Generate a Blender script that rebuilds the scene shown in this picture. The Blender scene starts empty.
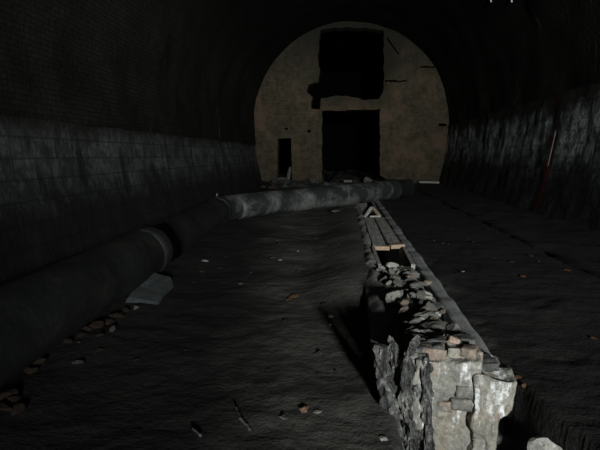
import bpy, bmesh, math, random
from mathutils import Vector, Matrix, noise, geometry

scn = bpy.context.scene
COL = scn.collection
R = random.Random(11)
# ------------------------------------------------------------------ camera (1.6 m eye height, looking down the tunnel = +Y)
F = 490.0
PITCH = math.atan(70 / F); YAW = math.atan(45 / F * math.cos(PITCH))
EYE = Vector((0, 0, 1.6))
cd = bpy.data.cameras.new('camera'); cam = bpy.data.objects.new('camera', cd); COL.objects.link(cam)
cam.location = EYE; cam.rotation_euler = (math.pi / 2 - PITCH, 0, YAW)
cd.sensor_width = 36; cd.lens = F * 36 / 600; cd.clip_start = .05; cd.clip_end = 200
scn.camera = cam
MR = cam.rotation_euler.to_matrix()
def ray(px, py): return MR @ Vector(((px - 300) / F, (225 - py) / F, -1))
def P(px, py, d):            # the point a distance d down the tunnel
    r = ray(px, py); return EYE + r * (d / r.y)
def PH(px, py, h):           # the point at height h
    r = ray(px, py); return EYE + r * ((h - EYE.z) / r.z)

# ------------------------------------------------------------------ helpers
def tag(o, label=None, cat=None, group=None, kind=None):
    if label: o['label'] = label
    if cat: o['category'] = cat
    if group: o['group'] = group
    if kind: o['kind'] = kind
    return o
def empty(name, loc=(0, 0, 0), rot=(0, 0, 0)):
    o = bpy.data.objects.new(name, None); COL.objects.link(o); o.location = loc; o.rotation_euler = rot
    o.empty_display_size = .1
    return o
def link(name, bm, mat, parent=None, smooth=False, loc=None, rot=None):
    bmesh.ops.recalc_face_normals(bm, faces=bm.faces)
    me = bpy.data.meshes.new(name); bm.to_mesh(me); bm.free()
    if smooth:
        for p in me.polygons: p.use_smooth = True
    for m in (mat if isinstance(mat, (list, tuple)) else [mat]): me.materials.append(m)
    o = bpy.data.objects.new(name, me); COL.objects.link(o)
    if parent: o.parent = parent
    if loc is not None: o.location = loc
    if rot is not None: o.rotation_euler = rot
    return o
def fbm(v, oct=4): return noise.fractal(v, 1.0, 2.0, oct, noise_basis='PERLIN_ORIGINAL')
def sstep(a, b, x):
    t = max(0, min(1, (x - a) / (b - a))); return t * t * (3 - 2 * t)
def roughen(bm, amp, scale, seed, oct=4):
    off = Vector((seed * 3.17, seed * 1.91, seed * 7.3))
    bm.normal_update()
    mv = [(v, v.normal.copy() * (fbm(v.co * scale + off, oct) * amp)) for v in bm.verts]
    for v, d in mv: v.co += d
def box_bm(sx, sy, sz, cut=0, c=(0, 0, 0), bev=0):
    bm = bmesh.new(); bmesh.ops.create_cube(bm, size=1)
    bmesh.ops.scale(bm, vec=(sx, sy, sz), verts=bm.verts)
    if bev: bmesh.ops.bevel(bm, geom=bm.edges[:], offset=bev, segments=2, profile=.6, affect='EDGES')
    if cut: bmesh.ops.subdivide_edges(bm, edges=bm.edges[:], cuts=cut, use_grid_fill=True)
    bmesh.ops.translate(bm, vec=c, verts=bm.verts)
    return bm
def rough_box(sx, sy, sz, step, c, amp, scale, seed, oct=4):
    # a box of evenly spaced quads, roughened into old masonry
    n = [max(1, int(round(s / step))) for s in (sx, sy, sz)]
    bm = bmesh.new(); V = {}
    def vt(i, j, k):
        key = (i, j, k)
        if key not in V:
            V[key] = bm.verts.new((c[0] + sx * (i / n[0] - .5), c[1] + sy * (j / n[1] - .5), c[2] + sz * (k / n[2] - .5)))
        return V[key]
    for a, b, w in ((0, 1, 2), (1, 2, 0), (2, 0, 1)):
        for e in (0, n[w]):
            for i in range(n[a]):
                for j in range(n[b]):
                    q = []
                    for di, dj in ((0, 0), (1, 0), (1, 1), (0, 1)):
                        t = [0, 0, 0]; t[a] = i + di; t[b] = j + dj; t[w] = e; q.append(vt(*t))
                    bm.faces.new(q)
    bmesh.ops.recalc_face_normals(bm, faces=bm.faces)
    roughen(bm, amp, scale, seed, oct)
    return bm
def stone_bm(sx, sy, sz, seed, sub=3, facets=7, amp=.1):
    rr = random.Random(seed)
    bm = bmesh.new(); bmesh.ops.create_icosphere(bm, subdivisions=sub, radius=1)
    planes = []
    for _ in range(facets):
        n = Vector((rr.uniform(-1, 1), rr.uniform(-1, 1), rr.uniform(-1, 1))).normalized(); planes.append((n, rr.uniform(.45, .8)))
    for v in bm.verts:
        for n, d in planes:
            t = v.co.dot(n)
            if t > d: v.co -= n * (t - d)
    roughen(bm, amp, 2.2, seed)
    bmesh.ops.scale(bm, vec=(sx, sy, sz), verts=bm.verts)
    return bm
def tube_bm(pts, rad, seg=10, caps=True):
    bm = bmesh.new(); rings = []
    rad = rad if isinstance(rad, (list, tuple)) else [rad] * len(pts)
    pts = [Vector(p) for p in pts]
    ref = Vector((0, 0, 1)) if abs((pts[-1] - pts[0]).normalized().z) < .9 else Vector((1, 0, 0))
    for i, p in enumerate(pts):
        t = (pts[min(i + 1, len(pts) - 1)] - pts[max(i - 1, 0)]).normalized()
        s = t.cross(ref).normalized(); u = s.cross(t)
        rings.append([bm.verts.new(p + (s * math.cos(k * math.tau / seg) + u * math.sin(k * math.tau / seg)) * rad[i]) for k in range(seg)])
    for a, b in zip(rings, rings[1:]):
        for k in range(seg): bm.faces.new((a[k], a[(k + 1) % seg], b[(k + 1) % seg], b[k]))
    if caps: bm.faces.new(rings[0][::-1]); bm.faces.new(rings[-1])
    return bm
def pipe_bm(a, b, prof, seg=40, dent=.006, seed=0, pitch=.12):
    # hollow pipe from a to b; prof = [(t along in metres, outer radius)], open thick-walled ends
    a, b = Vector(a), Vector(b); L = (b - a).length; t = (b - a) / L
    s = t.cross(Vector((0, 0, 1))).normalized(); u = s.cross(t)
    bm = bmesh.new(); rings = []
    def ring(z, r): return [bm.verts.new(a + t * z + (s * math.cos(k * math.tau / seg) + u * math.sin(k * math.tau / seg)) *
                            (r + dent * fbm(Vector((math.cos(k * math.tau / seg) * 1.2, math.sin(k * math.tau / seg) * 1.2, z * .9 + seed)), 3))) for k in range(seg)]
    full = []
    for (z0, r0), (z1, r1) in zip(prof, prof[1:]):
        m = max(1, int(abs(z1 - z0) / pitch))
        for i in range(m): full.append((z0 + (z1 - z0) * i / m, r0 + (r1 - r0) * i / m))
    full.append(prof[-1])
    rin = min(r for _, r in full) - .022
    full += [(full[-1][0], rin), (full[-1][0] - 1.2, rin)]
    full = [(full[0][0] + 1.2, rin), (full[0][0], rin)] + full
    for z, r in full: rings.append(ring(z, r))
    for p, q in zip(rings, rings[1:]):
        for k in range(seg): bm.faces.new((p[k], p[(k + 1) % seg], q[(k + 1) % seg], q[k]))
    return bm

# ------------------------------------------------------------------ materials
class N:
    def __init__(s, name):
        s.m = bpy.data.materials.new(name); s.m.use_nodes = True
        s.t = s.m.node_tree; s.b = s.t.nodes['Principled BSDF']; s.tc = s.t.nodes.new('ShaderNodeTexCoord')
    def n(s, typ, **kw):
        x = s.t.nodes.new('ShaderNode' + typ)
        for k, v in kw.items():
            if k in x.inputs: s.set(x.inputs[k], v)
            else: setattr(x, k, v)
        return x
    def set(s, inp, v):
        if isinstance(v, bpy.types.NodeSocket): s.t.links.new(v, inp)
        else: inp.default_value = v
    def map(s, vec, scale): 
        m = s.n('Mapping', Vector=vec); m.inputs['Scale'].default_value = scale; return m.outputs[0]
    def noise(s, vec, scale, detail=5, rough=.6, dist=0):
        x = s.n('TexNoise', Vector=vec, Scale=scale, Detail=detail, Roughness=rough, Distortion=dist); return x.outputs['Fac']
    def ramp(s, f, stops):
        r = s.n('ValToRGB', Fac=f); e = r.color_ramp.elements
        while len(e) < len(stops): e.new(.5)
        for q, (p, c) in zip(e, stops):
            q.position = p; q.color = (c, c, c, 1) if isinstance(c, (int, float)) else (*c, 1)
        return r.outputs['Color']
    def mix(s, f, a, b, mode='MIX'):
        x = s.n('Mix', data_type='RGBA', blend_type=mode)
        s.set(x.inputs[0], f)
        for i, v in ((6, a), (7, b)): s.set(x.inputs[i], v if isinstance(v, bpy.types.NodeSocket) else (*v, 1))
        return x.outputs[2]
    def math(s, op, a, b=0, c=0):
        x = s.n('Math', operation=op); s.set(x.inputs[0], a); s.set(x.inputs[1], b); s.set(x.inputs[2], c); return x.outputs[0]
    def bump(s, h, dist, strength=1.0):
        prev = s.b.inputs['Normal'].links[0].from_socket if s.b.inputs['Normal'].links else None
        x = s.n('Bump', Height=h, Distance=dist, Strength=strength)
        if prev: s.t.links.new(prev, x.inputs['Normal'])
        s.set(s.b.inputs['Normal'], x.outputs[0])
    def done(s, col, rough=.9, spec=.25, metal=0):
        s.set(s.b.inputs['Base Color'], col if isinstance(col, bpy.types.NodeSocket) else (*col, 1))
        s.set(s.b.inputs['Roughness'], rough); s.b.inputs['Specular IOR Level'].default_value = spec; s.b.inputs['Metallic'].default_value = metal
        return s.m
def rocky(name, c0, c1, c2, scale=9, bump=.01, rough=.92, spec=.2, fine=60):
    w = N(name); o = w.tc.outputs['Object']
    f = w.noise(o, scale, 6, .65); g = w.noise(o, fine, 4, .6)
    c = w.ramp(f, [(.32, c0), (.5, c1), (.68, c2)])
    c = w.mix(w.ramp(g, [(.35, .0), (.62, .55)]), c, tuple(x * .45 for x in c0))
    w.bump(f, bump); w.bump(g, bump * .35)
    return w.done(c, rough, spec)

M = {}
M['stone'] = rocky('rubble stone', (.10, .10, .095), (.19, .185, .17), (.30, .29, .265), 14)
M['stone_dark'] = rocky('sooty rubble', (.045, .046, .045), (.09, .09, .088), (.17, .165, .155), 14)
M['stone_pale'] = rocky('pale rubble', (.24, .235, .215), (.36, .35, .32), (.48, .46, .42), 12)
M['brick'] = rocky('broken brick', (.17, .095, .065), (.27, .155, .11), (.34, .23, .175), 16)
M['brick_pink'] = rocky('pink brick', (.34, .235, .185), (.46, .34, .275), (.55, .44, .37), 12)
M['brick_dull'] = rocky('smeared brick', (.16, .13, .105), (.24, .19, .155), (.32, .275, .23), 12)
M['orange'] = rocky('rusty crumbs', (.05, .026, .014), (.10, .05, .024), (.16, .09, .05), 22)
M['rust'] = rocky('dull brick crumbs', (.022, .015, .011), (.042, .027, .019), (.07, .047, .033), 22)
M['wood'] = rocky('pale wood', (.28, .20, .135), (.40, .30, .21), (.48, .38, .29), 20, .004)
M['white'] = rocky('white scrap', (.5, .5, .48), (.62, .62, .6), (.72, .72, .7), 20, .002)
M['metal_sheet'] = rocky('bluish slab', (.045, .05, .053), (.07, .077, .08), (.10, .107, .11), 5, .004)
M['curb'] = rocky('concrete kerb', (.21, .22, .22), (.32, .33, .325), (.42, .42, .41), 7, .005)
M['curb_pale'] = rocky('worn pale kerb', (.22, .225, .22), (.40, .405, .39), (.56, .56, .535), 6, .010)
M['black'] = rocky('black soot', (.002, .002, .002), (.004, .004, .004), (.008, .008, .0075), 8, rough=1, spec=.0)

def m_floor():
    w = N('sooty earth floor'); o = w.tc.outputs['Object']
    f = w.noise(o, .9, 6, .62); g = w.noise(o, 9, 6, .65); s = w.noise(w.map(o, (1.2, 7, 1)), 1.4, 5, .6, .4)
    c = w.ramp(f, [(.3, (.020, .020, .018)), (.48, (.055, .055, .049)), (.66, (.115, .112, .099))])
    c = w.mix(w.ramp(s, [(.5, 0), (.72, .6)]), c, (.12, .115, .10))
    c = w.mix(w.ramp(g, [(.56, 0), (.74, .5)]), c, (.10, .08, .055))
    # left of a track the floor is blackened as painted shade; blacker right of channel
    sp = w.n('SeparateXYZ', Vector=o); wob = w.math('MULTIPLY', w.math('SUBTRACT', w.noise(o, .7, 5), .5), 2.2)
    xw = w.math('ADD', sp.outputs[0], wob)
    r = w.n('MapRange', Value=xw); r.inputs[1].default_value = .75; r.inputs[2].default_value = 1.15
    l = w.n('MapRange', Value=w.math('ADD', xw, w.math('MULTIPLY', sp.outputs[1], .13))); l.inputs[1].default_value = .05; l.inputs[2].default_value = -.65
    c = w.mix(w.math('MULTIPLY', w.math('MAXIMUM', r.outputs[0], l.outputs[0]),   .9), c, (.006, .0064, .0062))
    w.bump(g, .03); w.bump(w.noise(o, 40, 4, .6), .006); w.bump(s, .008)
    return w.done(c, .9, .25)
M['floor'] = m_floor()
def m_wall(name, pale, dark, bw, bh, mort, lo, hi, cover, red=False):
    # stone wall: pale limewash worn into blotches between heights lo and hi, soot above, darker towards the foot
    w = N(name); uv = w.tc.outputs['UV']; o = w.tc.outputs['Object']
    br = w.n('TexBrick', Vector=uv, Scale=1.0); br.inputs['Color1'].default_value = (*pale, 1)
    br.inputs['Color2'].default_value = (*[x * .8 for x in pale], 1); br.inputs['Mortar'].default_value = (*mort, 1)
    br.inputs['Mortar Size'].default_value = .014; br.inputs['Mortar Smooth'].default_value = .4
    br.inputs['Brick Width'].default_value = bw; br.inputs['Row Height'].default_value = bh
    f = w.noise(o, 1.1, 6, .68); g = w.noise(o, 9, 6, .7); k = w.noise(o, 2.7, 6, .7, .3)
    drip = w.noise(w.map(uv, (3.2, .5, 1)), 1.0, 6, .68, .3)
    c = w.mix(w.ramp(k, [(cover - .08, .0), (cover + .10, .9)]), br.outputs['Color'], dark)
    c = w.mix(w.ramp(drip, [(.50, 0), (.60, .9)]), c, tuple(x * .4 for x in dark))
    c = w.mix(w.ramp(g, [(.46, 0), (.62, .7)]), c, dark)
    sz = w.n('SeparateXYZ', Vector=uv)
    hn = w.math('ADD', sz.outputs[1], w.math('MULTIPLY', w.math('SUBTRACT', f, .5), 1.5))
    e = w.n('MapRange', Value=hn); e.inputs[1].default_value = hi - .15; e.inputs[2].default_value = hi + .2
    c = w.mix(e.outputs[0], c, (.022, .021, .018))
    d = w.n('MapRange', Value=hn); d.inputs[1].default_value = lo + .45; d.inputs[2].default_value = lo - .25
    c = w.mix(w.math('MULTIPLY', d.outputs[0], .92), c, (.011, .011, .0105))
    if red:
        band = w.math('COMPARE', w.math('ADD', sz.outputs[0], w.math('MULTIPLY', w.noise(uv, 3), .5)), 13.1, .22)
        c = w.mix(w.math('MULTIPLY', band, w.ramp(w.noise(uv, 2.4, 5, .7), [(.42, 0), (.55, .9)])), c, (.085, .014, .011))
    w.bump(g, .025); w.bump(br.outputs['Fac'], -.012); w.bump(k, .03)
    return w.done(c, .85, .25)
M['wall'] = m_wall('soot-stained stone wall', (.125, .132, .136), (.033, .035, .0355), .62, .31, (.055, .057, .057), .95, 2.0, .50)
M['wall_red'] = m_wall('soot-stained limewashed wall', (.44, .475, .485), (.036, .038, .038), .62, .31, (.36, .39, .39), 1.4, 2.65, .49, True)
def m_vault():
    w = N('sooty brick vault'); uv = w.tc.outputs['UV']; o = w.tc.outputs['Object']
    br = w.n('TexBrick', Vector=uv, Scale=1.0); br.inputs['Color1'].default_value = (.029, .0278, .0235, 1); br.inputs['Color2'].default_value = (.022, .021, .018, 1)
    br.inputs['Mortar'].default_value = (.015, .0145, .0125, 1); br.inputs['Brick Width'].default_value = .26; br.inputs['Row Height'].default_value = .085; br.inputs['Mortar Size'].default_value = .008
    f = w.noise(o, .8, 6, .65)
    c = w.mix(w.ramp(f, [(.36, 0), (.66, .85)]), br.outputs['Color'], (.008, .008, .007))
    sx = w.n('SeparateXYZ', Vector=uv)
    low = w.n('MapRange', Value=w.math('ABSOLUTE', sx.outputs[1])); low.inputs[1].default_value = 4.3; low.inputs[2].default_value = 6.2
    drip = w.ramp(w.noise(w.map(uv, (2.6, .30, 1)), 1.0, 5, .62, .15), [(.645, 0), (.70, .85)])
    c = w.mix(w.math('MULTIPLY', drip, low.outputs[0]), c, (.14, .135, .115))
    cr = w.n('MapRange', Value=w.math('ADD', w.math('ABSOLUTE', sx.outputs[1]), w.math('MULTIPLY', f, 2))); cr.inputs[1].default_value = 7.4; cr.inputs[2].default_value = 5.2
    c = w.mix(w.math('MULTIPLY', cr.outputs[0], .8), c, (.0025, .0025, .0022))
    w.bump(br.outputs['Fac'], -.012); w.bump(w.noise(o, 10, 5, .65), .03)
    return w.done(c, .95, .1)
M['vault'] = m_vault()
def m_end():
    w = N('ochre brick end wall'); uv = w.tc.outputs['UV']; o = w.tc.outputs['Object']
    br = w.n('TexBrick', Vector=uv, Scale=1.0); br.inputs['Color1'].default_value = (.088, .076, .046, 1); br.inputs['Color2'].default_value = (.068, .057, .035, 1)
    br.inputs['Mortar'].default_value = (.058, .053, .038, 1); br.inputs['Brick Width'].default_value = .25; br.inputs['Row Height'].default_value = .085; br.inputs['Mortar Size'].default_value = .012
    f = w.noise(o, .55, 6, .68); g = w.noise(o, 4, 5, .65)
    c = w.mix(w.ramp(g, [(.42, 0), (.62, .75)]), br.outputs['Color'], (.036, .029, .019))
    c = w.mix(w.ramp(w.noise(o, .9, 5), [(.50, 0), (.66, .7)]), c, (.135, .088, .060))
    # soot left by the fire: heavy under the crown and around the upper opening
    sx = w.n('SeparateXYZ', Vector=uv)
    h = w.n('MapRange', Value=w.math('ADD', sx.outputs[1], w.math('MULTIPLY', f, 2.4))); h.inputs[1].default_value = 6.2; h.inputs[2].default_value = 9.0
    c = w.mix(w.math('MULTIPLY', h.outputs[0], .93), c, (.015, .014, .011))
    dx = w.math('ABSOLUTE', w.math('SUBTRACT', sx.outputs[0], .40))
    d = w.n('MapRange', Value=w.math('ADD', dx, w.math('MULTIPLY', w.math('SUBTRACT', f, .5), 2.2))); d.inputs[1].default_value = 2.4; d.inputs[2].default_value = 1.6
    up = w.n('MapRange', Value=w.math('ADD', sx.outputs[1], w.math('MULTIPLY', f, 1.0))); up.inputs[1].default_value = 4.0; up.inputs[2].default_value = 5.6
    c = w.mix(w.math('MULTIPLY', w.math('MULTIPLY', d.outputs[0], up.outputs[0]), .85), c, (.02, .019, .014))
    c = w.mix(w.ramp(w.noise(w.map(uv, (2, .3, 1)), 1.2, 5), [(.55, 0), (.75, .5)]), c, (.018, .016, .011))
    w.bump(br.outputs['Fac'], -.012); w.bump(g, .03)
    return w.done(c, .92, .2)
M['end'] = m_end()
def m_pipe(name, dark, pale, amt):
    w = N(name); o = w.tc.outputs['Object']
    f = w.noise(o, 1.3, 6, .68, .15); g = w.noise(o, 14, 5, .65)
    c = w.ramp(f, [(.5 - amt, dark), (.60, pale)])
    c = w.mix(w.ramp(g, [(.5, 0), (.7, .55)]), c, dark)
    c = w.mix(w.ramp(w.noise(o, 2.6, 5, .7), [(.58, 0), (.7, .5)]), c, (.05, .032, .018))
    w.bump(g, .006)
    return w.done(c, .62, .35)
M['pipe'] = m_pipe('sooty iron pipe', (.006, .0068, .0066), (.019, .0215, .020), .12)
M['pipe_pale'] = m_pipe('dusty iron pipe', (.020, .0225, .0235), (.12, .124, .12), .06)
def m_masonry():
    w = N('plastered old masonry'); o = w.tc.outputs['Object']
    f = w.noise(o, 5, 6, .68, .3); g = w.noise(o, 38, 5, .68); k = w.noise(o, 2.6, 4, .6); v = w.noise(w.map(o, (13, 13, 3.2)), 1.0, 5, .6, .3)
    c = w.ramp(f, [(.32, (.16, .155, .14)), (.46, (.25, .242, .215)), (.58, (.32, .31, .28)), (.7, (.42, .415, .40))])
    c = w.mix(w.ramp(k, [(.48, 0), (.62, .7)]), c, (.26, .22, .165))
    c = w.mix(w.ramp(v, [(.55, 0), (.64, .9)]), c, (.74, .75, .76))
    c = w.mix(w.ramp(w.noise(w.map(o, (6, 6, 11)), 1.0, 5, .6), [(.61, 0), (.69, .6)]), c, (.25, .15, .115))
    sp = w.n('SeparateXYZ', Vector=o)      # two runs of bare white lime
    xr = w.math('ADD', sp.outputs[0], w.math('MULTIPLY', w.math('SUBTRACT', f, .5), .14))
    lime = w.math('MAXIMUM', w.math('COMPARE', xr, -.195, .02), w.math('COMPARE', xr, .265, .022))
    c = w.mix(w.math('MULTIPLY', lime, w.ramp(w.noise(o, 11, 5, .7), [(.40, 0), (.55, .9)])), c, (.78, .79, .80))
    c = w.mix(w.ramp(v, [(.34, .8), (.42, 0)]), c, (.10, .10, .097))
    c = w.mix(w.ramp(g, [(.42, .5), (.56, 0)]), c, (.10, .098, .09))
    w.bump(f, .03); w.bump(g, .008)
    return w.done(c, .85, .3)
M['masonry'] = m_masonry()
def m_char():
    w = N('charred slab'); o = w.tc.outputs['Object']
    f = w.noise(w.map(o, (13, 13, 6)), 1.0, 6, .68, .8); g = w.noise(o, 40, 5, .65)
    c = w.ramp(f, [(.38, (.008, .008, .008)), (.48, (.06, .061, .06)), (.57, (.16, .16, .152)), (.68, (.36, .35, .325))])
    c = w.mix(w.ramp(g, [(.4, .6), (.58, 0)]), c, (.015, .015, .015))
    w.bump(f, .03); w.bump(g, .008)
    return w.done(c, .75, .35)
M['char'] = m_char()
def m_plank():
    w = N('grey weathered plank'); o = w.tc.outputs['Object']
    f = w.noise(w.map(o, (30, 1.6, 30)), 1.0, 5, .6, .3)
    c = w.ramp(f, [(.34, (.20, .196, .18)), (.52, (.35, .34, .315)), (.7, (.46, .45, .42))])
    w.bump(f, .008); return w.done(c, .85, .25)
M['plank'] = m_plank()

# ------------------------------------------------------------------ the tunnel shell
CX, CZ, RAD, YF, YB = .21, 3.22, 5.0, -11.0, 26.0
WT = 2.15                                    # top of the stone side walls
def half(h): return RAD - .45 * ((CZ - h) / CZ) ** 2 if h < CZ else math.sqrt(max(0, RAD ** 2 - (h - CZ) ** 2))
def sheet(name, sec, mat, ny, amp, scale, seed, kind='structure', thick=.4):
    # sec = [(x, z, v)] cross-section, inner side; extruded along Y, with a rough inner face and a back
    bm = bmesh.new(); uvl = bm.loops.layers.uv.new('UVMap'); rows = []
    for j in range(ny + 1):
        y = YF + (YB - YF) * j / ny; row = []
        for x, z, v in sec:
            n = Vector((CX - x, 0, (CZ - z) if z > CZ else 0)).normalized()
            d = amp * fbm(Vector((y * scale, v * scale, seed)), 4)
            q = bm.verts.new(Vector((x, y, z)) + n * d); row.append((q, y, v))
        rows.append(row)
    for r0, r1 in zip(rows, rows[1:]):
        for a, b, c, d in zip(r0, r0[1:], r1[1:], r1):
            f = bm.faces.new((a[0], b[0], c[0], d[0])); f.smooth = True
            for lp, q in zip(f.loops, (a, b, c, d)): lp[uvl].uv = (q[1], q[2])
    o = link(name, bm, mat); tag(o, kind=kind)
    s = o.modifiers.new('thickness', 'SOLIDIFY'); s.thickness = thick; s.offset = -1
    # make the faces look inwards, so that the thickness lies outside
    me = o.data; p = me.polygons[len(me.polygons) // 2]
    if p.normal.dot(Vector((CX, p.center.y, CZ)) - p.center) < 0: me.flip_normals()
    return o
nw = 16
lw = [(CX - half(-.3 + (WT + .3) * i / nw) + .01, -.3 + (WT + .3) * i / nw, -.3 + (WT + .3) * i / nw) for i in range(nw + 1)]
sheet('wall_left', lw, M['wall'], 220, .05, 1.0, 3.3)
WR = 3.1
sheet('wall_right', [(CX + half(h) - .01, h, h) for h in [-.3 + (WR + .3) * i / 22 for i in range(23)]], M['wall_red'], 220, .05, 1.0, 8.1)
sec = []
hs = [WT - .02 + (CZ - WT + .02) * i / 6 for i in range(6)]
arc = math.pi / 2 * RAD
for h in hs: sec.append((CX - half(h), h, -(arc + CZ - h)))
for i in range(49):
    a = math.pi - math.pi * i / 48; sec.append((CX + RAD * math.cos(a), CZ + RAD * math.sin(a), -(a - math.pi / 2) * RAD))
for h in (CZ - .05, WR - .02): sec.append((CX + half(h), h, arc + CZ - h))
sheet('ceiling', sec, M['vault'], 120, .06, .9, 5.5)

# end wall with its openings, cut as one slab
YW = 25.9
def E2(px, py): q = P(px, py, YW); return (q.x, q.z)
outer = []
for i in range(41):
    a = math.pi - math.pi * i / 40; outer.append((CX + (RAD + .1) * math.cos(a), CZ + (RAD + .1) * math.sin(a)))
for i in range(1, 9): h = CZ - (CZ + .3) * i / 8; outer.append((CX + half(h) + .1, h))
for i in range(8, 0, -1): h = CZ - (CZ + .3) * i / 8; outer.append((CX - half(h) - .1, h))
rh = random.Random(5)
def jag(pts, amp=.05, step=.22):
    out = []
    for p, q in zip(pts, pts[1:] + pts[:1]):
        L = math.hypot(q[0] - p[0], q[1] - p[1]); n = max(1, int(L / step))
        for i in range(n):
            t = i / n; out.append((p[0] + (q[0] - p[0]) * t + rh.uniform(-amp, amp) * .5, p[1] + (q[1] - p[1]) * t + rh.uniform(-amp, amp) * .5))
    return out
big = jag([E2(322, 186), E2(322, 111), E2(380, 109), E2(380, 186)], .05)
small = jag([E2(277, 181), E2(277.5, 139), E2(291, 138), E2(292, 181)], .03)
upper = jag([E2(321, 99), E2(319, 110), E2(311, 109), E2(312, 97), E2(306, 92), E2(308, 84), E2(318, 82), E2(320, 70), E2(318, 56), E2(320, 36), E2(321, 29),
             E2(352, 27), E2(383, 30), E2(384, 60), E2(383, 92), E2(378, 99), E2(364, 100), E2(352, 97), E2(336, 95)], .08)
def hole(cx, cy, wx, wy): return jag([E2(cx - wx, cy + wy), E2(cx - wx, cy - wy), E2(cx + wx, cy - wy * .7), E2(cx + wx, cy + wy)], .06, .15)
holes = [big, small, upper, hole(286, 128.5, 1.6, 1.4), hole(309, 131, 1.7, 1.5), hole(442.5, 125, 4, 1.6), hole(427, 67, 7, .9), hole(396, 81, 11, .9),
         [E2(386, 38), E2(388, 37.5), E2(399.5, 54.5), E2(398, 55)]]
loops = [outer] + holes
flat = [Vector((x, z, 0)) for lp in loops for x, z in lp]
tris = geometry.tessellate_polygon([[Vector((x, z, 0)) for x, z in lp] for lp in loops])
bm = bmesh.new(); uvl = bm.loops.layers.uv.new('UVMap'); TH = .7
fr = [bm.verts.new((p.x, YW, p.y)) for p in flat]; bk = [bm.verts.new((p.x, YW + TH, p.y)) for p in flat]
def uvf(f):
    for lp in f.loops: lp[uvl].uv = (lp.vert.co.x + (lp.vert.co.y - YW) , lp.vert.co.z)
for t in tris:
    for vs in ([fr[i] for i in t], [bk[i] for i in t][::-1]):
        try: uvf(bm.faces.new(vs))
        except ValueError: pass
k = 0
for lp in loops:
    n = len(lp)
    for i in range(n):
        a, b = k + i, k + (i + 1) % n
        try: uvf(bm.faces.new((fr[a], fr[b], bk[b], bk[a])))
        except ValueError: pass
    k += n
tag(link('wall_back', bm, M['end']), kind='structure')
# the dark room behind the end wall
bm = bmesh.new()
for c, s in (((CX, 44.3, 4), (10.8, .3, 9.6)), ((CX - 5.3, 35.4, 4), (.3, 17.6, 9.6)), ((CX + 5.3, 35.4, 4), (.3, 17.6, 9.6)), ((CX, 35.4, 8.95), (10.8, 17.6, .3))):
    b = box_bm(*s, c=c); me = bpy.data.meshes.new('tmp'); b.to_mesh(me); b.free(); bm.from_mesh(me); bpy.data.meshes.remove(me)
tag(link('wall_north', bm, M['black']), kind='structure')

# ------------------------------------------------------------------ floor: trodden soot, a broken-out pit in front of the masonry, the sunk channel
X0, X1, CY0, CY1 = .33, 1.05, 3.0, 15.5
def scarp(y): return 1.09 + .13 * sstep(3.05, 2.4, y) + .02 * math.sin(y * 9)
def floor_h(x, y):
    v = Vector((x, y, 0))
    h = .045 * fbm(v * .45, 3) + .022 * fbm(v * 1.6 + Vector((9, 0, 0)), 4) + .012 * fbm(v * 6, 3)
    h += .004 * noise.noise(Vector((x * .9 + 4, y * 4.0, 0))) * sstep(1.5, 5, y)
    h *= 1 - .8 * sstep(-1.1, .1, x) * sstep(2.5, 4.5, y) if x < .69 else 1
    h += .165 * sstep(-.6, .22, x) * sstep(4.6, 6.2, y) * sstep(17.5, 15.5, y) if x < .69 else 0
    h += .13 * sstep(.9, 1.15, x)                                    # right side lies higher
    h += .10 * sstep(-1.7, -2.2, x) * sstep(-3.6, -2.6, x) * .6       # silt against the pipe
    h += (.18 + .15 * fbm(v * 1.3, 3)) * sstep(23.2, 25.2, y) * sstep(3.8, 1.6, x)   # rubble drift at the end wall
    if X0 + .06 < x < X1 - .08 and 3.05 < y < CY1 - .1: h = -.7
    pit = sstep(.30, .46, x) * sstep(scarp(y) + .05, scarp(y) - .06, x) * sstep(3.18, 3.08, y) * sstep(.2, .9, y)
    h = h * (1 - pit) + (-.42 + .05 * fbm(v * 4, 3)) * pit
    return h
xs = []
x = -5.1
while x < 5.8:
    xs.append(x); x += .045 if -1.0 < x < 2.2 else .085
ys = []; y = YF
while y < 44.4:
    ys.append(y); y += .25 if y < 0 else .05 if y < 6 else .09 if y < 14 else .16
bm = bmesh.new()
G = [[bm.verts.new((x, y, floor_h(x, y))) for x in xs] for y in ys]
for r0, r1 in zip(G, G[1:]):
    for a, b, c, d in zip(r0, r0[1:], r1[1:], r1): bm.faces.new((a, b, c, d))
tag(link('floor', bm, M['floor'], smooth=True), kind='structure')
def FL(px, py):                       # the floor point under a pixel
    q = PH(px, py, 0)
    for _ in range(6): q = PH(px, py, floor_h(q.x, q.y))
    return q

# low ledge along the right wall
bm = rough_box(2.4, 36.5, .62, .16, (4.25, 7.2, -.15), .06, 1.6, 4)
tag(link('trim_1', bm, M['floor'], smooth=True), kind='structure')

# ------------------------------------------------------------------ the sunk channel
ch = tag(empty('drainage_channel', (.69, 3.1, 0)), 'long raised concrete kerbed channel running up the middle of the tunnel floor', 'channel')
off = Vector((-.69, -3.1, 0))
def strip(x0, x1, z0, z1, y0, y1, step, amp, scale, seed):
    return rough_box(x1 - x0, y1 - y0, z1 - z0, step, ((x0 + x1) / 2 - .69, (y0 + y1) / 2 - 3.1, (z0 + z1) / 2), amp, scale, seed)
bm = strip(.235, .435, -.75, .205, 3.4, CY1, .03, .028, 1.3, 2)
for v in bm.verts:              # worn, sloping outer edge
    xx = v.co.x + .69; e = .03 * noise.noise(Vector((v.co.y * 3.1, 4, 7)))
    if v.co.z > .05: v.co.z -= max(0, .36 + e - xx) * .75
    elif xx < .33: v.co.x += e * 1.5
o = link('curb', bm, M['curb_pale'], ch, True)
o['label'] = 'worn pale left kerb with a ragged edge'
o = link('curb', strip(.925, 1.06, -.75, .205, 3.12, CY1, .05, .02, 2.0, 5), M['curb'], ch, True)
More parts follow.
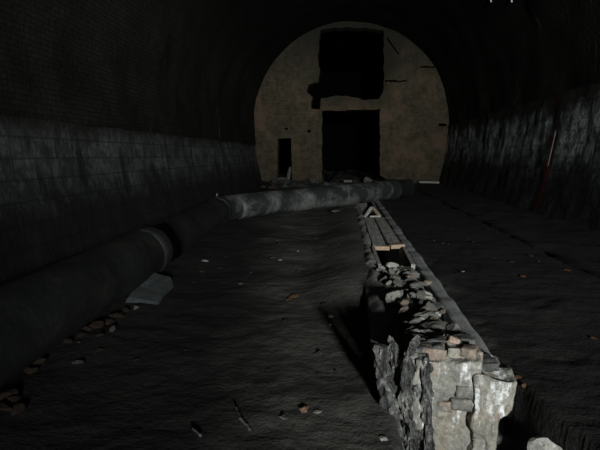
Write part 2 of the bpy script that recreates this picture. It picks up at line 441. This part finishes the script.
o['label'] = 'straight grey right kerb'
link('curb', strip(.84, .885, -.75, .175, 4.4, CY1, .05, .022, 4, 9), M['curb'], ch, True)
link('channel_bed', strip(.40, 1.0, -.85, -.66, 3.3, CY1, .1, .03, 3, 6), M['black'], ch, True)

# planks over the far channel
def board(name, a, b, w, t, mat, label, cat, group=None, seed=0, roll=0):
    # a board from a to b (centres of its ends)
    a, b = Vector(a), Vector(b); d = b - a; L = d.length
    bm = rough_box(w, L, t, max(.02, min(w / 3, .05)), (0, 0, 0), .006, 6, seed)
    o = link(name, bm, mat, loc=(a + b) / 2)
    o.rotation_euler = (d.to_track_quat('Y', 'Z') @ Matrix.Rotation(roll, 3, 'Y').to_quaternion()).to_euler()
    return tag(o, label, cat, group)
board('plank', (.55, 7.55, .195), (.545, 10.9, .205), .205, .045, M['plank'], 'grey weathered plank over the channel, nearer the ragged left kerb', 'plank', 'planks covering the channel', 1)
board('plank', (.79, 7.5, .20), (.775, 10.9, .21), .20, .045, M['plank'], 'grey weathered plank over the channel, nearer the straight right kerb', 'plank', 'planks covering the channel', 2)
board('crosspiece', (.44, 7.42, .20), (.69, 7.40, .205), .09, .055, M['wood'], 'pale wooden crosspiece at the plank ends, darker left piece by open hole', 'board', 'pale timbers at the open hole', 3)
board('crosspiece', (.70, 7.41, .225), (.91, 7.46, .23), .10, .06, M['wood'], 'short bright wooden block at the end of the right plank beside open hole', 'board', 'pale timbers at the open hole', 4)
board('edge_batten', (.90, 7.34, .205), (.875, 6.15, .205), .05, .06, M['stone_pale'], 'thin pale batten along the right edge of the open channel hole', 'board', 'pale timbers at the open hole', 5)
board('edge_batten', (.44, 7.34, .205), (.455, 6.2, .195), .045, .05, M['stone_pale'], 'thin pale batten along the left edge of the open channel hole', 'board', 'pale timbers at the open hole', 7)
# little triangle of sticks beyond the planks
def stick(name, a, b, r, mat, label, cat='stick', group=None, seed=0):
    a, b = Vector(a), Vector(b); n = 7; rr = random.Random(seed)
    pts = [(b - a) * (i / n) + Vector((rr.uniform(-1, 1), rr.uniform(-1, 1), rr.uniform(-1, 1))) * r * .4 for i in range(n + 1)]
    o = link(name, tube_bm(pts, [r * rr.uniform(.8, 1.1) for _ in pts], 8), mat, smooth=True, loc=a)
    return tag(o, label, cat, group)
tri = 'wooden offcuts forming a triangle beyond the planks'
board('timber_offcut', P(364.5, 217.5, 11.3), P(371.5, 207.5, 11.5), .05, .05, M['stone_pale'], 'pale wooden offcut forming the left leg of the small triangle beyond planks', 'timber', tri, 8)
board('timber_offcut', P(379.5, 216, 11.3), P(372.5, 207.5, 11.6), .05, .05, M['wood'], 'brownish wooden offcut forming the right leg of the small triangle beyond planks', 'timber', tri, 9)
board('timber_offcut', P(370, 217.2, 11.15), P(380.5, 216.6, 11.15), .06, .06, M['stone_pale'], 'pale wooden offcut lying flat as base of the small triangle beyond planks', 'timber', tri, 10)

# ------------------------------------------------------------------ the big iron pipes
PR = .315
def pp(x, y, z): return Vector((x, y, z))
A0, A1 = pp(-2.37, 1.2, PR + .02), pp(-2.60, 6.25, PR + .01)
p1 = tag(empty('iron_pipe', A0), 'large dark iron pipe lying nearest along the left wall, ending in a wide rim', 'pipe', 'large iron pipes')
L1 = (A1 - A0).length
link('pipe_shell', pipe_bm((0, 0, 0), A1 - A0, [(0, PR), (L1, PR)], 56, .012, 1), M['pipe'], p1, True)
link('collar', pipe_bm((A1 - A0) * (1 - .30 / L1), (A1 - A0) * (1 + .03 / L1), [(0, PR + .001), (.14, PR + .012), (.24, PR + .018), (.3, PR + .012), (.33, PR + .006)], 56, .008, 3), M['pipe'], p1, True)
B0, B1 = A1 + pp(-.02, .10, -.01), pp(-2.88, 11.0, PR + .03)
p2 = tag(empty('iron_pipe', B0), 'shorter dark iron pipe between the nearest pipe and the crossing pipe', 'pipe', 'large iron pipes')
L2 = (B1 - B0).length
link('pipe_shell', pipe_bm((0, 0, 0), B1 - B0, [(0, PR - .03), (L2, PR - .02)], 48, .012, 5), M['pipe'], p2, True)
link('collar', pipe_bm((B1 - B0) * (1 - .24 / L2), (B1 - B0) * (1 + .02 / L2), [(0, PR - .012), (.12, PR + .002), (.22, PR + .006), (.26, PR - .004)], 48, .006, 6), M['pipe'], p2, True)
C0, C1 = pp(-2.62, 11.75, PR + .03), pp(1.60, 16.0, PR + .19)
p3 = tag(empty('iron_pipe', C0), 'dusty pale-streaked iron pipe lying slantwise across the tunnel over the channel', 'pipe', 'large iron pipes')
L3 = (C1 - C0).length
link('pipe_shell', pipe_bm((0, 0, 0), C1 - C0, [(0, PR - .01), (L3, PR - .005)], 48, .012, 8), M['pipe_pale'], p3, True)
link('collar', pipe_bm((C1 - C0) * (1 - .5 / L3), (C1 - C0) * (1 + .03 / L3), [(0, PR + .0), (.10, PR + .02), (.46, PR + .024), (.53, PR + .012)], 48, .006, 9), M['pipe'], p3, True)
# bend joining the second and the crossing pipe
bend = []
for i in range(9):
    t = i / 8; q = (1 - t) ** 2 * (B1 + (B1 - B0).normalized() * .04) + 2 * t * (1 - t) * pp(-2.93, 11.5, PR + .03) + t * t * (C0 + (C1 - C0).normalized() * .22)
    bend.append(q)
o = link('pipe_elbow', tube_bm([q - bend[0] for q in bend], [PR - .035 + .02 * math.sin(i / 8 * math.pi) for i in range(9)], 40), M['pipe_pale'], smooth=True, loc=bend[0])
tag(o, 'short curved iron pipe bend joining the left pipe to the crossing pipe', 'pipe bend')
stick('upright_rod', P(217, 203, 12.9), P(217, 193.5, 12.9), .022, M['stone'], 'short pale rod standing upright behind the pipe bend', 'rod', None, 3)

# broken two-faced slab by the near pipe
sl = FL(146, 303); bm = bmesh.new()
base = [FL(122, 304), FL(158, 305), FL(175, 287), FL(156, 281)]
for q in base: q.z = floor_h(q.x, q.y) - .03
v = [bm.verts.new(q - sl) for q in base]
tops = [base[0] + Vector((.02, .1, .07)), base[1] + Vector((0, .02, .045)), base[2] + Vector((-.05, .0, .15)), base[3] + Vector((-.06, -.05, .18))]
u = [bm.verts.new(q - sl) for q in tops]
bm.faces.new(v[::-1])
bm.faces.new(u)
for i in range(4): bm.faces.new((v[i], v[(i + 1) % 4], u[(i + 1) % 4], u[i]))
bmesh.ops.bevel(bm, geom=bm.edges[:], offset=.012, segments=2, affect='EDGES')
bmesh.ops.subdivide_edges(bm, edges=[e for e in bm.edges if e.calc_length() > .1], cuts=4, use_grid_fill=True)
roughen(bm, .018, 5, 2)
tag(link('concrete_chunk', bm, M['metal_sheet'], loc=sl), 'grey-blue wedge of broken concrete lying beside the near left pipe', 'concrete chunk')
board('concrete_slab', P(150, 287, 6.05), P(163, 296, 5.75), .035, .04, M['stone'], 'narrow pale edge piece lying across the wedge by the near left pipe', 'concrete chunk', None, 4)

# ------------------------------------------------------------------ foreground masonry stub
ms = tag(empty('masonry_stub', (.72, 3.0, 0)), 'broken end of a low plastered brick wall standing at the near end of the channel', 'broken wall')
O = Vector((-.72, -3.0, 0))
def carve(bm, amp=0):
    pass
def block(x0, x1, y0, y1, z0, z1, amp, sc, seed, step=.022, shape=None):
    bm = rough_box(x1 - x0, y1 - y0, z1 - z0, step, ((x0 + x1) / 2, (y0 + y1) / 2, (z0 + z1) / 2), amp, sc, seed)
    if shape:
        for v in bm.verts: v.co = shape(v.co)
    bmesh.ops.translate(bm, vec=O, verts=bm.verts); return bm
def sh_main(c):
    c = c.copy()
    if c.y < 3.2:
        # brick courses stand out of the worn face
        c.y -= .02 * sstep(.0, .25, c.z) + .022 * sstep(.02, -.02, noise.noise(c * 6 + Vector((3, 1, 7))))
    return c
link('masonry_core', block(.46, .845, 2.96, 3.4, -.6, .345, .05, 5, 3, .016, sh_main), M['masonry'], ms, True)
def sh_right(c):
    c = c.copy()
    t = sstep(.12, -.02, c.z)
    if c.x > .88: c.x -= .10 * t * (c.x - .88) / .17
    c.z -= .02 * sstep(.85, 1.04, c.x)
    return c
o = link('plaster_face', block(.80, 1.05, 2.90, 3.35, -.6, .265, .045, 6, 12, .018, sh_right), M['masonry'], ms, True)
o['label'] = 'pale overhanging right corner'
def brick(name, c, s, rz, mat, seed, parent=None, rx=0, ry=0):
    bm = rough_box(*s, .016, (0, 0, 0), .016, 9, seed)
    for v in bm.verts:   # rounded, worn arrises
        for i in range(3):
            pass
    o = link(name, bm, mat, parent, True, loc=Vector(c) + (O if parent else Vector()), rot=(rx, ry, rz)); return o
for i, (x, y, z, sx_, m, rz) in enumerate([(.555, 3.03, .362, .19, 'brick_dull', .03), (.745, 3.05, .366, .16, 'masonry', -.05), (.66, 3.16, .372, .22, 'stone_dark', .1),
                                           (.83, 3.1, .325, .10, 'brick_dull', .2), (.54, 3.2, .362, .16, 'stone_dark', -.2), (.77, 3.24, .35, .2, 'stone_dark', .1),
                                           (.765, 2.985, .15, .12, 'stone', .03),
                                           (.64, 2.988, .04, .09, 'brick_dull', .02), (.74, 2.985, .06, .12, 'stone', .02)]):
    brick('brick', (x, y, z), (sx_, .11, .072), rz, M[m], 20 + i, ms)
brick('mortar_ledge', (.905, 3.12, .275), (.14, .20, .05), .15, M['stone_dark'], 44, ms)
# one pinkish brick on top
o = link('loose_brick', stone_bm(.062, .075, .042, 45, 3, 9, .08), M['brick_pink'], loc=P(450, 343, 3.14) + Vector((0, 0, .015)), rot=(.2, 0, .5)); tag(o, 'pinkish broken brick lying on top of the broken wall end', 'brick')
o = brick('loose_brick', P(429, 350, 3.06) + Vector((0, 0, .01)), (.14, .13, .06), .25, M['stone_dark'], 46); tag(o, 'flat sooty brick on the wall top just left of the pinkish brick', 'brick')
o = brick('loose_brick', P(469, 351, 3.02) + Vector((0, 0, .0)), (.09, .10, .045), -.4, M['brick_dull'], 47); tag(o, 'dull brown brick fragment on the wall top, right of the pinkish brick', 'brick')

# charred slabs leaning against its left side
def shard(pts, wid, dep, seed, label):
    # pts = spine points from foot to top
    pts = [Vector(p) for p in pts]; n = 44; seg = 20; bm = bmesh.new(); rings = []; rr = random.Random(seed)
    offv = Vector((seed * 2.3, seed * 1.1, seed * .7))
    def at(t):
        f = t * (len(pts) - 1); i = min(int(f), len(pts) - 2); f -= i
        return pts[i].lerp(pts[i + 1], f), wid[i] * (1 - f) + wid[i + 1] * f
    for j in range(n + 1):
        t = j / n; c, w_ = at(t); ring = []
        for k in range(seg):
            a = k * math.tau / seg; ca, sa = math.cos(a), math.sin(a)
            ex = math.copysign(abs(ca) ** .55, ca) * w_ / 2; ey = math.copysign(abs(sa) ** .55, sa) * dep / 2
            q = Vector((ex, ey, 0)); nn = q.normalized()
            s = .045 * fbm(Vector((ca * 2.0, sa * 2.0, c.z * 9)) + offv, 4) + .030 * noise.noise(Vector((ca * 3, sa * 3, c.z * 22 + seed)))
            top = .06 * noise.noise(Vector((ex * 30, ey * 30, seed))) * sstep(.75, 1, t)
            ring.append(bm.verts.new(c - pts[0] + q + nn * s + Vector((0, 0, top))))
        rings.append(ring)
    for a, b in zip(rings, rings[1:]):
        for k in range(seg): bm.faces.new((a[k], a[(k + 1) % seg], b[(k + 1) % seg], b[k]))
    bm.faces.new(rings[0][::-1]); bm.faces.new(rings[-1])
    bmesh.ops.triangulate(bm, faces=[f for f in bm.faces if len(f.verts) > 4])
    return tag(link('charred_slab', bm, M['char'], loc=pts[0]), label, 'charred slab', 'charred slabs against the wall end')
g = 2.93
shard([P(408, 500, g), P(396, 440, g), P(386, 395, g), P(379, 345, g)], [.08, .09, .085, .05], .09, 1, 'outermost charred slab leaning left, its narrow top bending away from the wall')
shard([P(405, 500, g + .12), P(401, 430, g + .12), P(395, 385, g + .12), P(393, 343, g + .12)], [.08, .09, .07, .05], .10, 2, 'charred slab second from the left edge, set slightly back in the row')
shard([P(417, 505, g - .01), P(411, 440, g), P(404, 395, g), P(406, 350, g + .03)], [.07, .06, .065, .04], .09, 3, 'charred slab with a forked dark crack, third from left in the row')
shard([P(422, 500, g + .05), P(418, 430, g + .05), P(416, 390, g + .05), P(414, 341, g + .08)], [.06, .07, .07, .055], .10, 4, 'tallest charred slab, brownish faced, next to the plastered masonry')
shard([P(430, 510, g), P(428, 450, g), P(426, 400, g), P(424, 356, g + .03)], [.06, .055, .06, .04], .10, 5, 'thin dark charred slab wedged tightly against the plastered masonry')
shard([P(384, 505, g + .08), P(384, 470, g + .08), P(388, 428, g + .08)], [.14, .12, .05], .09, 6, 'low stub of charred slab at the foot of the outermost leaning slab')

# rubble filling the near channel
BEDP = [(3.2, .37), (3.55, .345), (4.0, .315), (4.6, .275), (5.4, .235), (6.05, .20), (7, .19)]
def bed_h(x, y):
    h = BEDP[-1][1]
    for (y0, h0), (y1, h1) in zip(BEDP, BEDP[1:]):
        if y0 <= y < y1: h = h0 + (h1 - h0) * (y - y0) / (y1 - y0)
    if y < y0 and y < BEDP[0][0]: h = BEDP[0][1]
    return h - .03 + .045 * fbm(Vector((x * 5, y * 3, 2)), 4) - .62 * sstep(6.05, 6.4, y)
bm = bmesh.new(); nx, ny = 18, 110; G = []
for j in range(ny + 1):
    y = 3.3 + 3.3 * j / ny; row = []
    for i in range(nx + 1):
        x = .40 + .45 * i / nx; e = .08 * (abs(i / nx - .45) * 2) ** 3
        row.append(bm.verts.new((x, y, bed_h(x, y) - e)))
    G.append(row)
for r0, r1 in zip(G, G[1:]):
    for a, b, c, d in zip(r0, r0[1:], r1[1:], r1): bm.faces.new((a, b, c, d))
be = [e for e in bm.edges if e.is_boundary]
ex = bmesh.ops.extrude_edge_only(bm, edges=be)
for v in [q for q in ex['geom'] if isinstance(q, bmesh.types.BMVert)]: v.co.z = -.66
tag(link('rubble_dust', bm, M['stone'], smooth=True), 'dark crumbled mortar and soot packed in the near channel under the stones', 'rubble', kind='stuff')
# stand-out pieces
def stone(px, py, d, s, seed, mat, label, cat='stone', group=None, name='rubble_stone', rot=None, drop=0, facets=7, amp=.1, sub=3):
    q = P(px, py, d) if d else FL(px, py)
    q = q + Vector((0, 0, drop))
    o = link(name, stone_bm(*s, seed, sub, facets, amp), M[mat], loc=q, rot=rot or (0, 0, R.uniform(0, 6)))
    return tag(o, label, cat, group)
GR = 'rubble heaped in the channel'
stone(394, 267, 6.05, (.11, .10, .075), 1, 'stone_pale', 'largest rounded pale stone at the lip of the open channel hole', group=GR)
stone(381, 273, 5.85, (.08, .08, .06), 2, 'stone', 'grey stone left of the large pale stone by the open hole', group=GR)
stone(408, 273, 5.85, (.07, .09, .06), 3, 'stone', 'grey stone right of the large pale stone by the open hole', group=GR)
stone(402, 285, 5.35, (.15, .10, .06), 4, 'stone', 'flat grey stone in the middle of the rubble heap', group=GR)
stone(403, 303, 4.85, (.15, .06, .03), 5, 'stone_pale', 'bluish flat shard tilted on the near rubble heap', group=GR, rot=(.25, -.15, .2), facets=9)
stone(424, 297, 5.0, (.10, .09, .07), 6, 'stone_pale', 'pale brownish stone on the right side of the rubble heap', group=GR)
stone(427, 309, 4.55, (.09, .11, .07), 7, 'stone', 'upright slab of stone at the near right of the heap', group=GR, rot=(.5, .3, .3))
stone(428, 283, 5.3, (.06, .05, .035), 8, 'brick_dull', 'reddish brick chip by the groove of the right kerb', group=GR)
stone(397, 313, 4.5, (.07, .05, .03), 9, 'brick_dull', 'small purplish brick chip at the near left of the heap', group=GR)
rs = [stone_bm(1, 1, .75, 100 + i, 3, 8, .12) for i in range(7)]
meshes = []
for i, b in enumerate(rs):
    me = bpy.data.meshes.new('rubble_stone'); bmesh.ops.recalc_face_normals(b, faces=b.faces); b.to_mesh(b and me); b.free(); meshes.append(me)
variants = {}
def variant(i, mat):
    if (i, mat) not in variants:
        me = meshes[i].copy(); me.materials.append(M[mat]); variants[(i, mat)] = me
    return variants[(i, mat)]
RL = random.Random(4)
for i in range(78):
    y = RL.uniform(4.3, 6.0) if i < 48 else RL.uniform(3.45, 4.5)
    x = RL.uniform(.45, .84); s = RL.uniform(.028, .075) if i < 48 else RL.uniform(.022, .06)
    mat = RL.choice(['stone', 'stone', 'stone_dark', 'stone_pale', 'stone_pale', 'brick_dull'])
    o = bpy.data.objects.new('rubble_stone', variant(RL.randrange(7), mat)); COL.objects.link(o)
    o.location = (x, y, bed_h(x, y) + s * .35); o.scale = (s * RL.uniform(1, 1.7), s * RL.uniform(.9, 1.3), s * RL.uniform(.6, 1)); o.rotation_euler = (RL.uniform(-.7, .7), RL.uniform(-.7, .7), RL.uniform(0, 6))
    tag(o, 'small angular rubble stone in the heap filling the near channel', 'stone', 'small stones of the channel heap')
# flat sooty flakes on the slope behind the wall end
for i, (px, py, d, s, lb) in enumerate([(438, 329, 3.52, (.15, .12, .035), 'broad sooty flake on the wall top behind the pinkish brick'), (417, 333, 3.42, (.10, .10, .035), 'sooty flake on the wall top behind the tallest charred slab'),
                                         (453, 331, 3.46, (.07, .12, .035), 'sooty flake beside the groove on the wall top'), (424, 318, 3.80, (.14, .10, .04), 'sooty flake lying between the rubble heap and the wall top')]):
    stone(px, py, d, s, 60 + i, 'stone', lb, 'stone flake', 'sooty flakes behind the wall end', 'stone_flake', rot=(.28, .08, .15 * i - .2), facets=9)

# pale rock and pit crumbs, right foreground
stone(547, 456, 2.55, (.105, .10, .11), 71, 'stone_pale', 'pale rock poking up at the bottom edge right of the broken wall', group=None, name='rock')
stone(516, 377, None, (.05, .03, .018), 72, 'orange', 'largest orange brick crumb on the right floor beside the wall end', 'brick crumb', 'orange crumbs by the wall end', 'brick_crumb')
stone(524, 385, None, (.03, .02, .015), 73, 'orange', 'smaller orange crumb just nearer than the largest, beside the wall end', 'brick crumb', 'orange crumbs by the wall end', 'brick_crumb')
stone(507, 369, None, (.035, .03, .02), 74, 'stone_dark', 'dark crumb beside the right kerb end', 'stone', None)
# ------------------------------------------------------------------ litter on the floor
def flat(px, py, s, mat, label, cat, name, group=None, seed=0, rz=None):
    q = FL(px, py); rr = random.Random(seed + 500)
    bm = bmesh.new(); n = 9
    vs = [bm.verts.new((s[0] * math.cos(k * math.tau / n) * rr.uniform(.7, 1.1), s[1] * math.sin(k * math.tau / n) * rr.uniform(.7, 1.1), rr.uniform(-.1, .2) * s[0])) for k in range(n)]
    c = bm.verts.new((0, 0, s[0] * .25))
    fs = [bm.faces.new((vs[k], vs[(k + 1) % n], c)) for k in range(n)]
    bmesh.ops.solidify(bm, geom=fs, thickness=s[2])
    return tag(link(name, bm, M[mat], loc=q + Vector((0, 0, s[2] + .01)), rot=(0, 0, rz if rz is not None else rr.uniform(0, 6))), label, cat, group)
flat(330, 318, (.035, .045, .006), 'white', 'crumpled white scrap on the left floor near the shadow of the wall', 'paper scrap', 'paper_scrap', seed=1)
stone(332, 325, None, (.05, .035, .025), 80, 'stone', 'grey pebble just nearer than the crumpled white scrap', name='pebble')
flat(205, 262, (.07, .04, .006), 'white', 'flat white scrap on the floor beside the middle left pipe', 'paper scrap', 'paper_scrap', seed=2)
flat(280, 261, (.045, .035, .006), 'white', 'small white scrap on the open floor left of the channel hole', 'paper scrap', 'paper_scrap', seed=3)
flat(298, 252, (.04, .03, .005), 'white', 'tiny white scrap on the floor, farther than the other scraps left of channel', 'paper scrap', 'paper_scrap', seed=4)
flat(463, 273, (.04, .03, .006), 'white', 'white scrap on the dark floor right of the right kerb', 'paper scrap', 'paper_scrap', seed=5)
flat(370, 214, (.18, .10, .02), 'stone', 'flat grey flake under the crossing pipe', 'stone flake', 'stone_flake', seed=6)
flat(336, 213, (.22, .13, .02), 'curb_pale', 'pale dusty flake on the floor at the crossing pipe, left of channel', 'stone flake', 'stone_flake', seed=7)
stone(294, 297, None, (.055, .045, .03), 81, 'orange', 'larger orange-brown clod on the open floor left of the rubble', 'clod', 'orange clods on the left floor', 'clod', amp=.3)
stone(289, 300, None, (.04, .03, .02), 82, 'orange', 'smaller orange-brown clod touching the larger clod on the left floor', 'clod', 'orange clods on the left floor', 'clod', amp=.3)
stone(304, 410, None, (.035, .028, .02), 83, 'brick', 'reddish lump on the near floor left of the charred slabs', 'clod', None, 'clod', amp=.25)
stone(318, 412, None, (.03, .02, .012), 84, 'stone', 'greyish lump right of the reddish lump on the near floor', 'clod', None, 'clod', amp=.25)
stone(283, 417, None, (.03, .025, .012), 85, 'stone_dark', 'dark lump left of the reddish lump on the near floor', 'clod', None, 'clod', amp=.25)
def fstick(px0, py0, px1, py1, r, mat, label, seed):
    a, b = FL(px0, py0), FL(px1, py1); up = Vector((0, 0, r + .01)); stick('stick', a + up, b + up, r, M[mat], label, 'stick', None, seed)
stone(383, 439, None, (.03, .022, .015), 86, 'stone_pale', 'pale crumb on the floor at the foot of the outermost charred slab', name='pebble')
fstick(236, 409, 241, 422, .008, 'stone_dark', 'thin upright-looking stick on the near floor, farther half of bent pair', 1)
fstick(239, 420, 251, 433, .009, 'stone_dark', 'thin slanting stick on the near floor, nearer half of bent pair', 2)
fstick(192, 430, 201, 439, .007, 'stone_dark', 'short thin stick low on the near floor left of the bent pair', 3)
for i, (px, py, s, m) in enumerate([(118, 318, .07, 'rust'), (107, 324, .06, 'rust'), (97, 328, .07, 'rust'), (88, 330, .05, 'rust'), (126, 312, .05, 'rust'), (81, 336, .045, 'rust'), (112, 330, .04, 'stone_dark'),
                                   (100, 336, .035, 'rust'), (68, 343, .05, 'rust'), (40, 364, .055, 'rust'), (30, 372, .05, 'rust'), (136, 309, .04, 'stone'), (6, 398, .06, 'rust'), (14, 402, .05, 'rust'), (4, 410, .05, 'rust'), (18, 412, .045, 'rust')]):
    q = FL(px, py); o = bpy.data.objects.new('brick_crumb', variant(i % 7, m)); COL.objects.link(o)
    o.location = q + Vector((0, 0, s * .35)); o.scale = (s * 1.2, s, s * .7); o.rotation_euler = (R.uniform(-.3, .3), R.uniform(-.3, .3), R.uniform(0, 6))
    tag(o, 'rust-coloured crumb of brick scattered along the foot of the near left pipe', 'brick crumb', 'brick crumbs along the near left pipe')
for i in range(70):
    if i < 45: x, y = R.uniform(-2.2, .2), R.uniform(3.2, 10)
    else: x, y = R.uniform(1.2, 3.0), R.uniform(3.2, 10)
    s = R.uniform(.012, .035)
    o = bpy.data.objects.new('floor_crumb', variant(i % 7, R.choice(['stone_dark', 'rust', 'rust', 'orange']))); COL.objects.link(o)
    o.location = (x, y, floor_h(x, y) + s * .3); o.scale = (s * 1.5, s, s * .6); o.rotation_euler = (0, 0, R.uniform(0, 6))
    side = 'left' if i < 45 else 'right'
    tag(o, f'tiny crumb of debris strewn on the dark floor {side} of the channel', 'crumb', f'tiny crumbs on the {side} floor')

# ------------------------------------------------------------------ far end debris
def farboard(a, b, d0, d1, w_, t, mat, label, cat='board', seed=0): return board('board', P(*a, d0), P(*b, d1), w_, t, M[mat], label, cat, None, seed)
farboard((419, 182), (439, 182.5), 25.2, 25.2, .10, .09, 'stone_pale', 'pale narrow board on the ground at the right foot of end wall', seed=1)
farboard((344, 181), (352, 181), 24.2, 24.2, .3, .10, 'stone', 'pale board lying in front of the large dark doorway', seed=2)
farboard((360, 165), (394, 186), 26.2, 21.5, .12, .12, 'black', 'long dark beam slanting out of the large doorway to the floor', 'beam', seed=3)
farboard((366, 178), (371, 181), 24.4, 24.2, .16, .12, 'stone', 'small pale board leaning in the right half of the large doorway', seed=5)
farboard((338, 170), (326, 184), 26.1, 25.0, .10, .10, 'black', 'dark beam propped at the left side of the large doorway', 'beam', seed=6)
stone(367, 180, 24.6, (.22, .2, .16), 90, 'stone', 'pale lump of rubble in the large doorway', name='rubble_lump')
stone(289, 174, 25.8, (.10, .10, .42), 91, 'stone', 'pale upright chunk in the small doorway of the end wall', name='rubble_lump', rot=(0, .15, 0))
stone(282, 179, 25.3, (.3, .2, .12), 92, 'stone_dark', 'grey rubble lump on the sill of the small doorway', name='rubble_lump')
stone(313, 180, 25.2, (.35, .3, .22), 93, 'stone_dark', 'grey rubble lump at the brick pier between the two doorways', name='rubble_lump')
for i in range(26):
    px = R.uniform(262, 385); d = R.uniform(23.3, 25.4); q = P(px, 180, d); s = R.uniform(.07, .22)
    o = bpy.data.objects.new('rubble_lump', variant(i % 7, R.choice(['stone_dark', 'stone_dark', 'stone_dark', 'rust']))); COL.objects.link(o)
    o.location = (q.x, d, floor_h(q.x, d) + s * .3); o.scale = (s * 1.4, s, s * .7); o.rotation_euler = (0, 0, R.uniform(0, 6))
    tag(o, 'dark rubble lump in the drift along the foot of the end wall', 'rubble', 'rubble drift at the end wall')

# ------------------------------------------------------------------ things on the walls
def vault_hit(px, py):
    r = ray(px, py); t = .1
    while True:
        q = EYE + r * t; h = q.z
        if (h > CZ and math.hypot(q.x - CX, h - CZ) > RAD - .04) or (h <= CZ and abs(q.x - CX) > half(max(h, 0)) - .06): return q
        t += .02
for px, lb in ((491, 'pale iron hook end on the vault at the top edge, left one of two'), (512, 'pale iron hook end on the vault at the top edge, right one of two')):
    a = vault_hit(px, -3); stick('vault_hook', a + Vector((0, 0, .1)), a + Vector((0, 0, -.14)), .022, M['white'], lb, 'hook', 'hooks on the vault', px)
a, b = vault_hit(558, 131), vault_hit(550, 166)
n = 10; pts = []
for i in range(n + 1):
    q = a.lerp(b, i / n); pts.append(q - a + Vector((-.05, 0, 0)))
tag(link('hanging_wire', tube_bm(pts, .009, 8), M['stone'], smooth=True, loc=a), 'thin pale wire hanging aslant on the right wall beside the red paint', 'wire')

# ------------------------------------------------------------------ daylight from the tunnel mouth behind the camera
ld = bpy.data.lights.new('tunnel_mouth_daylight', 'AREA'); ld.shape = 'RECTANGLE'; ld.size = .75; ld.size_y = 1.0; ld.energy = 470; ld.color = (.96, 1, .97); ld.spread = math.radians(56)
lo = bpy.data.objects.new('tunnel_mouth_daylight', ld); COL.objects.link(lo); lo.location = (2.95, -9.2, 2.75)
tgt = Vector((.3, 14, 5.0)); lo.rotation_euler = (tgt - lo.location).to_track_quat('-Z', 'Y').to_euler()
wd = bpy.data.worlds.new('world'); scn.world = wd; wd.use_nodes = True
wd.node_tree.nodes['Background'].inputs[0].default_value = (.8, .9, 1, 1); wd.node_tree.nodes['Background'].inputs[1].default_value = .002
vs = scn.view_settings; vs.view_transform = 'Standard'; vs.look = 'None'; vs.gamma = 1; vs.exposure = 0; vs.use_curve_mapping = False
